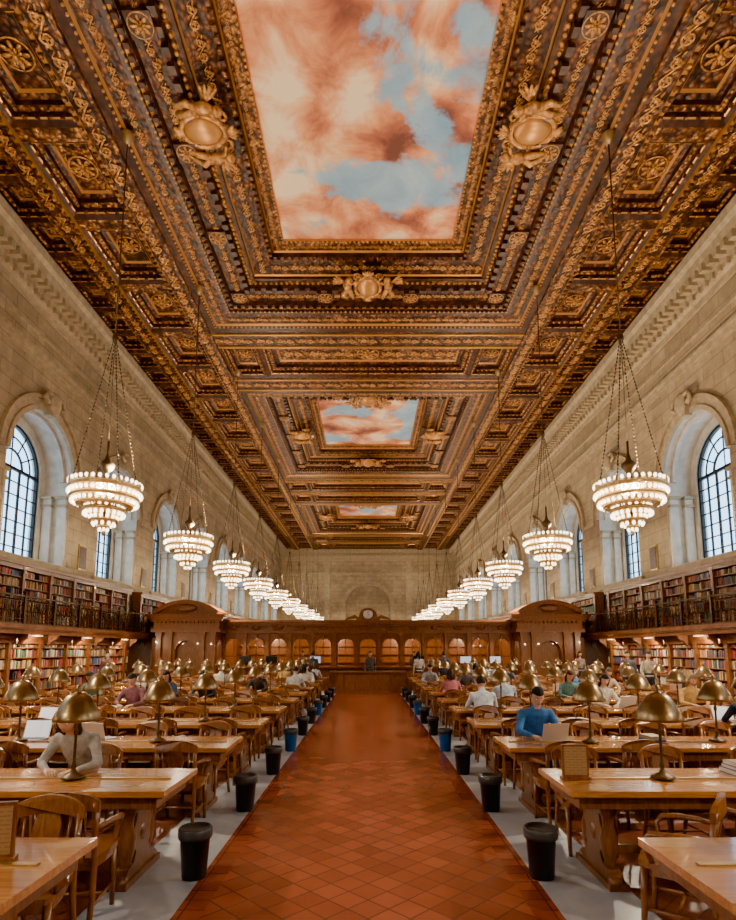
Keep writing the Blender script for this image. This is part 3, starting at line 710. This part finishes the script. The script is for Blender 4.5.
seatp(4,1,0,1,name='seated_man',shirt=(.66,.72,.80),hair=(.02,.015,.012),lean=.12)
seatp(5,1,1,1,name='seated_man',shirt=(.45,.52,.62),hair=(.2,.18,.16),lean=.1)
seatp(3,1,4,1,name='seated_man',shirt=(.03,.035,.06),hair=(.02,.015,.01),lean=.1)
seatp(6,1,0,1,name='seated_woman',shirt=(.5,.15,.16),hair=(.04,.02,.01),lean=.08,female=True)
seatp(7,1,1,-1,name='seated_man',shirt=(.08,.07,.07),hair=(.02,.015,.01),lean=.1)
seatp(5,1,3,-1,name='seated_woman',shirt=(.10,.22,.22),hair=(.06,.03,.015),lean=.1,female=True)
seatp(7,-1,0,1,name='seated_man',shirt=(.5,.48,.45),hair=(.02,.015,.01),lean=.1)
seatp(8,-1,2,-1,name='seated_woman',shirt=(.35,.06,.06),hair=(.02,.015,.01),lean=.1,female=True)
seatp(8,1,0,-1,name='seated_man',shirt=(.30,.32,.35),hair=(.02,.015,.01),lean=.1)
seatp(9,1,3,-1,name='seated_man',shirt=(.5,.5,.52),hair=(.02,.015,.01),lean=.1)
seatp(9,-1,1,-1,name='seated_man',shirt=(.05,.06,.1),hair=(.02,.015,.01),lean=.1)
seatp(6,1,5,-1,name='seated_woman',shirt=(.5,.4,.3),hair=(.08,.04,.02),lean=.1,female=True)
R2=random.Random(11)
for i in range(22):
    fem=R2.random()<.45
    seatp(R2.randint(4,10),R2.choice((-1,1)),R2.randint(0,6),R2.choice((1,-1,-1)),name='seated_woman' if fem else 'seated_man',female=fem,lean=R2.uniform(.03,.16),hair=R2.choice(((.02,.015,.01),(.10,.05,.02),(.25,.16,.08))),
        shirt=R2.choice(((.5,.5,.52),(.06,.07,.1),(.45,.1,.09),(.1,.2,.4),(.65,.6,.5),(.1,.16,.12),(.5,.3,.1))),skin=R2.choice(((.58,.34,.23),(.35,.18,.10),(.66,.42,.30))))

CX=lambda s,i: s*(EX+.48+.86*i)
for r,fy in enumerate(FAR):
    cy=fy-TW/2
    for s in (-1,1):
        o=inst('reading_table',ME_t,None,(s*EX,cy,0),(0,0,0 if s>0 else pi))
        for j in range(4):
            xx=s*(2.50+1.66*j)
            if r==2 and s==1 and j==0: xx=2.62
            inst('desk_lamp',ME_l,None,(xx,cy-.02 if not(r==2 and s==1 and j==0) else cy-.1,TH+.012),(0,0,random.uniform(0,.3)))
        if r>0: inst('trash_can',ME_b2 if r in (4,7) else ME_b,None,(s*1.43,fy-.50,0))
        for i in range(8):
            for face in (1,-1):
                if r==0 and face==1: continue
                if r==1 and face==1 and i==0: continue
                if r==0 and s==1 and face==-1 and i<=0: continue
                if (r,s,i,face) not in occ and random.random()<.10: continue
                d=.10+random.uniform(-.03,.07)
                if (r,s,i,face) in occ: d=.22
                y=(fy-TW-d) if face==1 else (fy+d)
                rot=(0 if face==1 else pi)+(random.gauss(0,.12) if (r,s,i,face) not in occ else 0)
                dx=0
                if (r,s,i,face)==(2,1,0,-1): dx=.10
                if (r,s,i,face)==(1,-1,1,-1): dx=.22
                inst('wooden_armchair',ME_c,None,(CX(s,i)+(dx if dx else random.uniform(-.04,.04)),y,0),(0,0,rot))
        if r>0 and random.random()<.9:
            used=[]
            for q_ in range(3):
                xq=random.choice((3.3,4.9,6.6,7.9))
                if xq in used or (r==1 and s==-1 and xq==3.3): continue
                used.append(xq)
                me,nm=random.choice(((ME_ob,'open_book'),(ME_bs,'book_stack'),(ME_ob,'open_book'),(ME_lap,'laptop')))
                sd=random.choice((-1,1)); inst(nm,me,None,(s*xq,cy+sd*.2,TH+.001),(0,0,(0 if sd<0 else pi)+random.uniform(-.2,.2)))
inst('wooden_armchair',ME_c,None,(-2.06,4.16,0),(0,0,.12))
inst('wooden_armchair',ME_c,None,(2.10,4.0,0),(0,0,.95))
def sign(x,y,rz,w=.14,h=.26):
    g=MB(); g.box(-w,w,-.012,.012,.02,h,0); g.box(-w+.015,w-.015,-.015,-.011,.04,h-.02,1); g.box(-w-.01,w+.01,-.04,.04,0,.025,0); g.obj('desk_sign',[M_case,M_sign],None,(x,y,TH),(0,0,rz))
sign(1.76,4.93,.0,.11,.29); sign(-1.96,3.05,.25,.12,.30)
inst('laptop',ME_lap,None,(2.22,FAR[2]-.30,TH+.001),(0,0,pi+.12))
inst('laptop',ME_lap,None,(-4.10,7.0,TH+.001),(0,0,0))
inst('laptop',ME_lap,None,(5.5,8.75,TH+.001),(0,0,0))

# ------------------------------------------------------------------ people
MCACHE={}
def fabric(col):
    key=tuple(round(c,3) for c in col)
    if key not in MCACHE:
        m=MT('fabric',col,.85); nz=m.noise(m.coord(),14,4,.6); m.col(m.ramp(nz,[(.3,tuple(c*.65 for c in col)),(.7,tuple(min(1,c*1.25) for c in col))])); m.bump(nz,.3,.02); MCACHE[key]=m.mat
    return MCACHE[key]
M_eye=MT('eye_white',(.8,.8,.78),.3).mat; M_iris=MT('iris',(.03,.015,.01),.2).mat; M_lip=MT('lips',(.42,.13,.10),.5).mat
def head(mb,M,female,long):
    nu,nv=36,28; vs=[];fs=[]
    def hp(t,a,k=1.0):
        dx,dy,dz=math.cos(t)*math.cos(a),math.cos(t)*math.sin(a),math.sin(t)
        x=.076*dx; y=.095*dy; z=.118*dz
        if dz<0:
            x*=1-.34*dz*dz
            if dy<0: y*=1-.45*dz*dz
        if k==1.0 and dy>0:
            y+=.026*math.exp(-((x/.012)**2+((z+.020)/.020)**2)); y+=.010*math.exp(-((x/.010)**2+((z-.005)/.02)**2))
            for s in (-1,1): y-=.009*math.exp(-(((x-s*.031)/.015)**2+((z-.010)/.012)**2))
            y+=.006*math.exp(-((x/.05)**2+((z-.032)/.010)**2)); y+=.006*math.exp(-((x/.022)**2+((z+.060)/.010)**2)); y+=.010*math.exp(-((x/.025)**2+((z+.098)/.018)**2))
        return (x*k,y*k,z*k)
    vs=[hp(-pi/2,0)]
    for j in range(1,nv):
        for i in range(nu): vs.append(hp(-pi/2+pi*j/nv,2*pi*i/nu))
    vs.append(hp(pi/2,0)); L=len(vs)-1
    for i in range(nu):
        q=(i+1)%nu; fs.append((0,1+q,1+i)); fs.append((L,L-nu+i,L-nu+q))
    for j in range(nv-2):
        for i in range(nu):
            q=(i+1)%nu; o=1+j*nu; fs.append((o+i,o+q,o+nu+q,o+nu+i))
    mb.add(vs,fs,0,True,M)
    k=1.09; hv=[];hf=[]
    for j in range(0,nv+1):
        for i in range(nu):
            x,y,z=hp(-pi/2+pi*j/nv,2*pi*i/nu,k); wob=1+.02*math.sin(7*i)+.015*math.sin(3*j+i); hv.append((x*wob,(y-.004)*wob,z*wob+.004))
    lowz=-.10 if female else -.055
    for j in range(nv):
        for i in range(nu):
            q=(i+1)%nu; c=[hv[j*nu+i],hv[j*nu+q],hv[(j+1)*nu+q],hv[(j+1)*nu+i]]
            cz=sum(p[2] for p in c)/4; cy=sum(p[1] for p in c)/4
            if (cz>.062 and cy>0) or (cy<=.012 and cz>lowz-(.0 if cy<-.03 else -.05 if not female else 0)): hf.append((j*nu+i,j*nu+q,(j+1)*nu+q,(j+1)*nu+i))
    mb.add(hv,hf,1,True,M)
    if female:
        mb.tube([(0,-.05,.03),(0,-.085,-.05),(0,-.09,-.14),(0,-.075,-.22)],[.075,.085,.08,.045],12,1,True,M,flat=.6)
        for s in (-1,1): mb.tube([(s*.06,.0,.06),(s*.083,.0,-.02),(s*.08,-.01,-.12),(s*.06,-.03,-.19)],[.02,.026,.03,.015],8,1,True,M)
    for s in (-1,1):
        mb.sphere((s*.031,.079,.010),(.0125,.011,.0085),10,8,2,M); mb.sphere((s*.031,.0875,.009),(.0055,.004,.0055),8,6,3,M)
        mb.tube([(s*.016,.094,.030),(s*.032,.093,.036),(s*.048,.080,.031)],[.003,.0042,.0025],6,1,True,M)
        mb.sphere((s*.078,-.005,-.003),(.010,.018,.030),10,8,0,M); mb.sphere((s*.084,.0,.0),(.006,.010,.018),8,6,0,M)
    mb.tube([(-.022,.083,-.060),(-.008,.094,-.057),(.008,.094,-.057),(.022,.083,-.060)],[.002,.0045,.0045,.002],6,4,True,M)
    mb.tube([(-.018,.084,-.066),(0,.093,-.069),(.018,.084,-.066)],[.002,.005,.002],6,4,True,M)
def hand(mb,M,s):
    secs=[(-.01,.026,.020),(.02,.032,.019),(.055,.041,.017),(.085,.041,.014),(.095,.036,.011)]
    n=12;vs=[];fs=[]
    for y,a,b_ in secs:
        for i in range(n): an=2*pi*i/n; vs.append((a*math.cos(an),y,b_*math.sin(an)))
    for j in range(len(secs)-1):
        for i in range(n): q=(i+1)%n; fs.append((j*n+i,j*n+q,(j+1)*n+q,(j+1)*n+i))
    fs.append(tuple(range(n))); fs.append(tuple((len(secs)-1)*n+i for i in range(n)))
    mb.add(vs,fs,0,True,M)
    for x,Lf in ((-.031,.060),(-.0105,.074),(.0105,.080),(.031,.070)):
        x*=-s; a=0; p=Vector((x,.085,.002)); pts=[p.copy()]; rr=[.0095]
        for k,(fr,bend) in enumerate(((.42,12),(.32,28),(.26,20))):
            a-=math.radians(bend); p=p+Vector((x*.12,math.cos(a),math.sin(a)))*Lf*fr; pts.append(p.copy()); rr.append(.0088-.0008*k)
        mb.tube(pts,rr,8,0,True,M); mb.sphere(tuple(pts[-1]),rr[-1],8,6,0,M)
    pts=[(-s*.026,.015,0),(-s*.048,.040,-.004),(-s*.056,.066,-.010),(-s*.052,.088,-.014)]
    mb.tube(pts,[.014,.012,.0105,.008],8,0,True,M); mb.sphere(pts[-1],.008,8,6,0,M)

SK={}
def fabric_skin(c):
    if c not in SK:
        m=MT('skin',c,.5); m.b.inputs['Subsurface Weight'].default_value=.08; SK[c]=m.mat
    return SK[c]
def person(name,loc,rz,pose='sit',shirt=(.3,.3,.3),pants=(.03,.035,.05),hair=(.02,.015,.01),skin=(.58,.34,.23),lean=.1,female=False,face=0.0,nod=None,stride=0):
    mb=MB(); samp=[]
    w=.92 if female else 1.0
    def limb(pts,rads,mt):
        mb.tube(pts,rads,12,0)
        for p,r in zip(pts,rads): mb.sphere(p,r,10,8,0)
        for i in range(len(pts)-1):
            a,b_=Vector(pts[i]),Vector(pts[i+1])
            for t in np.linspace(0,1,7): samp.append((tuple(a.lerp(b_,t)),rads[i]*(1-t)+rads[i+1]*t,mt))
    def loft(secs,mt):
        n=16;vs=[];fs=[]
        for (x,y,z,rx,ry) in secs:
            for i in range(n):
                an=2*pi*i/n; vs.append((x+rx*math.cos(an),y+ry*math.sin(an),z))
            for dx in (-.5,0,.5): samp.append(((x+dx*rx,y,z),min(rx,ry),mt))
        for j in range(len(secs)-1):
            for i in range(n): q=(i+1)%n; fs.append((j*n+i,j*n+q,(j+1)*n+q,(j+1)*n+i))
        fs.append(tuple(range(n-1,-1,-1))); fs.append(tuple((len(secs)-1)*n+i for i in range(n)))
        mb.add(vs,fs,0,True)
    L=lean
    if pose=='sit':
        loft([(0,-.06,.46,.15,.11),(0,-.06,.54,.175,.125),(0,-.05,.62,.165*w,.12)],1)
        loft([(0,-.05,.60,.16*w,.12),(0,-.03+.3*L,.74,.150*w,.11),(0,.0+.7*L,.90,.175*w,.12),(0,.02+.95*L,1.02,.185*w,.11),(0,.03+1.05*L,1.08,.15*w,.085),(0,.035+1.15*L,1.12,.07,.06)],0)
        nb=(0,.035+1.15*L,1.09); hc=Vector((0,.075+1.6*L,1.285-.25*L))
        sh=[(s*.175*w,.02+.98*L,1.035) for s in (-1,1)]; el=[(s*.26,.20+.6*L,.83) for s in (-1,1)]; wr=[(s*.13,.42+.2*L,.798) for s in (-1,1)]
        hip=[(s*.09,-.05,.545) for s in (-1,1)]; kn=[(s*.12,.36,.53) for s in (-1,1)]; an=[(s*.12,.34,.10) for s in (-1,1)]; toe=[(s*.13,.50,.045) for s in (-1,1)]
    else:
        st=stride
        loft([(0,-.0,.84,.15,.10),(0,0,.94,.165,.115),(0,0,1.04,.145*w,.105)],1)
        loft([(0,0,1.0,.150*w,.108),(0,.0,1.12,.138*w,.10),(0,.0,1.28,.170*w,.115),(0,.0,1.40,.175*w,.10),(0,0,1.46,.13*w,.08),(0,.0,1.50,.065,.06)],0)
        nb=(0,0,1.47); hc=Vector((0,.03,1.66))
        sh=[(s*.175*w,0,1.42) for s in (-1,1)]; el=[(s*.235,-.03+s*st*.5,1.14) for s in (-1,1)]; wr=[(s*.22,.10+s*st,.92) for s in (-1,1)]
        hip=[(s*.09,0,.90) for s in (-1,1)]; kn=[(s*.10,.03-s*st*.8,.49) for s in (-1,1)]; an=[(s*.11,-.02-s*st*1.6,.09) for s in (-1,1)]; toe=[(s*.13,.13-s*st*1.6,.04) for s in (-1,1)]
    for i in range(2):
        m1=lambda a,b_,t:tuple(Vector(a).lerp(Vector(b_),t))
        limb([sh[i],m1(sh[i],el[i],.5),el[i]],[.062*w,.052*w,.043*w],0)
        limb([el[i],m1(el[i],wr[i],.35),wr[i]],[.043*w,.041*w,.028*w],0)
        limb([hip[i],m1(hip[i],kn[i],.5),kn[i]],[.088,.078,.058],1)
        limb([kn[i],m1(kn[i],an[i],.35),an[i]],[.058,.055,.038],1)
        limb([an[i],m1(an[i],toe[i],.5),toe[i]],[.040,.040,.034],3)
    limb([nb,tuple(Vector(nb).lerp(hc,.55))],[.058,.052],2)
    ob=mb.obj('tmpbody',[])
    md=ob.modifiers.new('r','REMESH'); md.mode='VOXEL'; md.voxel_size=.014 if loc[1]<12 else .022
    sm=ob.modifiers.new('s','SMOOTH'); sm.factor=.6; sm.iterations=5
    dg=bpy.context.evaluated_depsgraph_get(); dg.update()
    me=bpy.data.meshes.new_from_object(ob.evaluated_get(dg)); bpy.data.objects.remove(ob)
    me.name='body'
    me.materials.clear()
    M_skin=fabric_skin(skin); M_hair=fabric(hair)
    for mt in (fabric(shirt),fabric(pants),M_skin,M_black): me.materials.append(mt)
    nf=len(me.polygons); cen=np.zeros(nf*3); me.polygons.foreach_get('center',cen); cen=cen.reshape(-1,3)
    sp_=np.array([s[0] for s in samp]); sr=np.array([s[1] for s in samp]); smt=np.array([s[2] for s in samp])
    d=np.linalg.norm(cen[:,None,:]-sp_[None],axis=2)-sr[None]
    me.polygons.foreach_set('material_index',smt[d.argmin(1)].astype(np.int32)); me.polygons.foreach_set('use_smooth',np.ones(nf,dtype=bool)); me.update()
    root=inst(name,me,None,loc,(0,0,rz))
    hb=MB()
    nd=nod if nod is not None else (-.5 if pose=='sit' else -.1)
    head(hb,Matrix.Translation(hc)@Matrix.Rotation(face,4,'Z')@Matrix.Rotation(nd,4,'X'),female,female)
    hb.obj('head',[M_skin,M_hair,M_eye,M_iris,M_lip],root)
    for i,s in enumerate((-1,1)):
        g=MB(); wv=Vector(wr[i]); dv=(wv-Vector(el[i]))
        if pose=='sit': dv.z=-.02
        dv.normalize(); xa=dv.cross(Vector((0,0,1))).normalized() if pose=='sit' else dv.cross(Vector((s,0,0))).normalized()
        za=xa.cross(dv)
        R=Matrix(((xa.x,dv.x,za.x),(xa.y,dv.y,za.y),(xa.z,dv.z,za.z))).to_4x4()
        hand(g,Matrix.Translation(wv)@R,s); g.obj('hand',[M_skin],root)
    return root
for (r,s,ci,fc,kw) in PEOPLE:
    kw=dict(kw); nm=kw.pop('name'); fy=FAR[r]; dx=kw.pop('dx',0)
    y=(fy-TW-.20) if fc==1 else (fy+.20)
    person(nm,(CX(s,ci)+dx,y,0),0 if fc==1 else pi,**kw)
for (x,y,rz,sh,fem) in ((-2.3,23.5,0,(.05,.05,.07),False),(.1,25.38,pi,(.08,.07,.07),False),(2.1,23.4,.3,(.5,.45,.4),True),(9.2,18.6,pi,(.5,.45,.35),False),(9.4,20.5,2.5,(.1,.1,.13),False),(8.9,23.8,pi,(.35,.3,.3),True),(-9.2,20.0,pi,(.2,.1,.1),False),(3.2,23.8,0,(.04,.06,.12),False),(2.2,SY+.9,pi,(.2,.2,.22),False),(-3.1,SY+.9,pi,(.35,.3,.25),True)):
    person('standing_woman' if fem else 'standing_man',(x,y,0),rz,'stand',shirt=sh,female=fem,stride=.06)

# ------------------------------------------------------------------ world, camera
w=bpy.data.worlds.new('World'); scene.world=w; w.use_nodes=True
bg=w.node_tree.nodes['Background']; bg.inputs[0].default_value=(.66,.84,1,1); bg.inputs[1].default_value=4.2
cam=bpy.data.cameras.new('Camera'); co=bpy.data.objects.new('Camera',cam); COL.objects.link(co)
co.location=(0,0,1.85); co.rotation_euler=(math.radians(97.5),0,0)
cam.sensor_width=36; cam.lens=560*36/920; cam.shift_y=.126; cam.clip_end=300
scene.camera=co
try:
    scene.view_settings.view_transform='AgX'; scene.view_settings.look='AgX - Punchy'; scene.view_settings.exposure=0.85
except Exception as e: print(e)
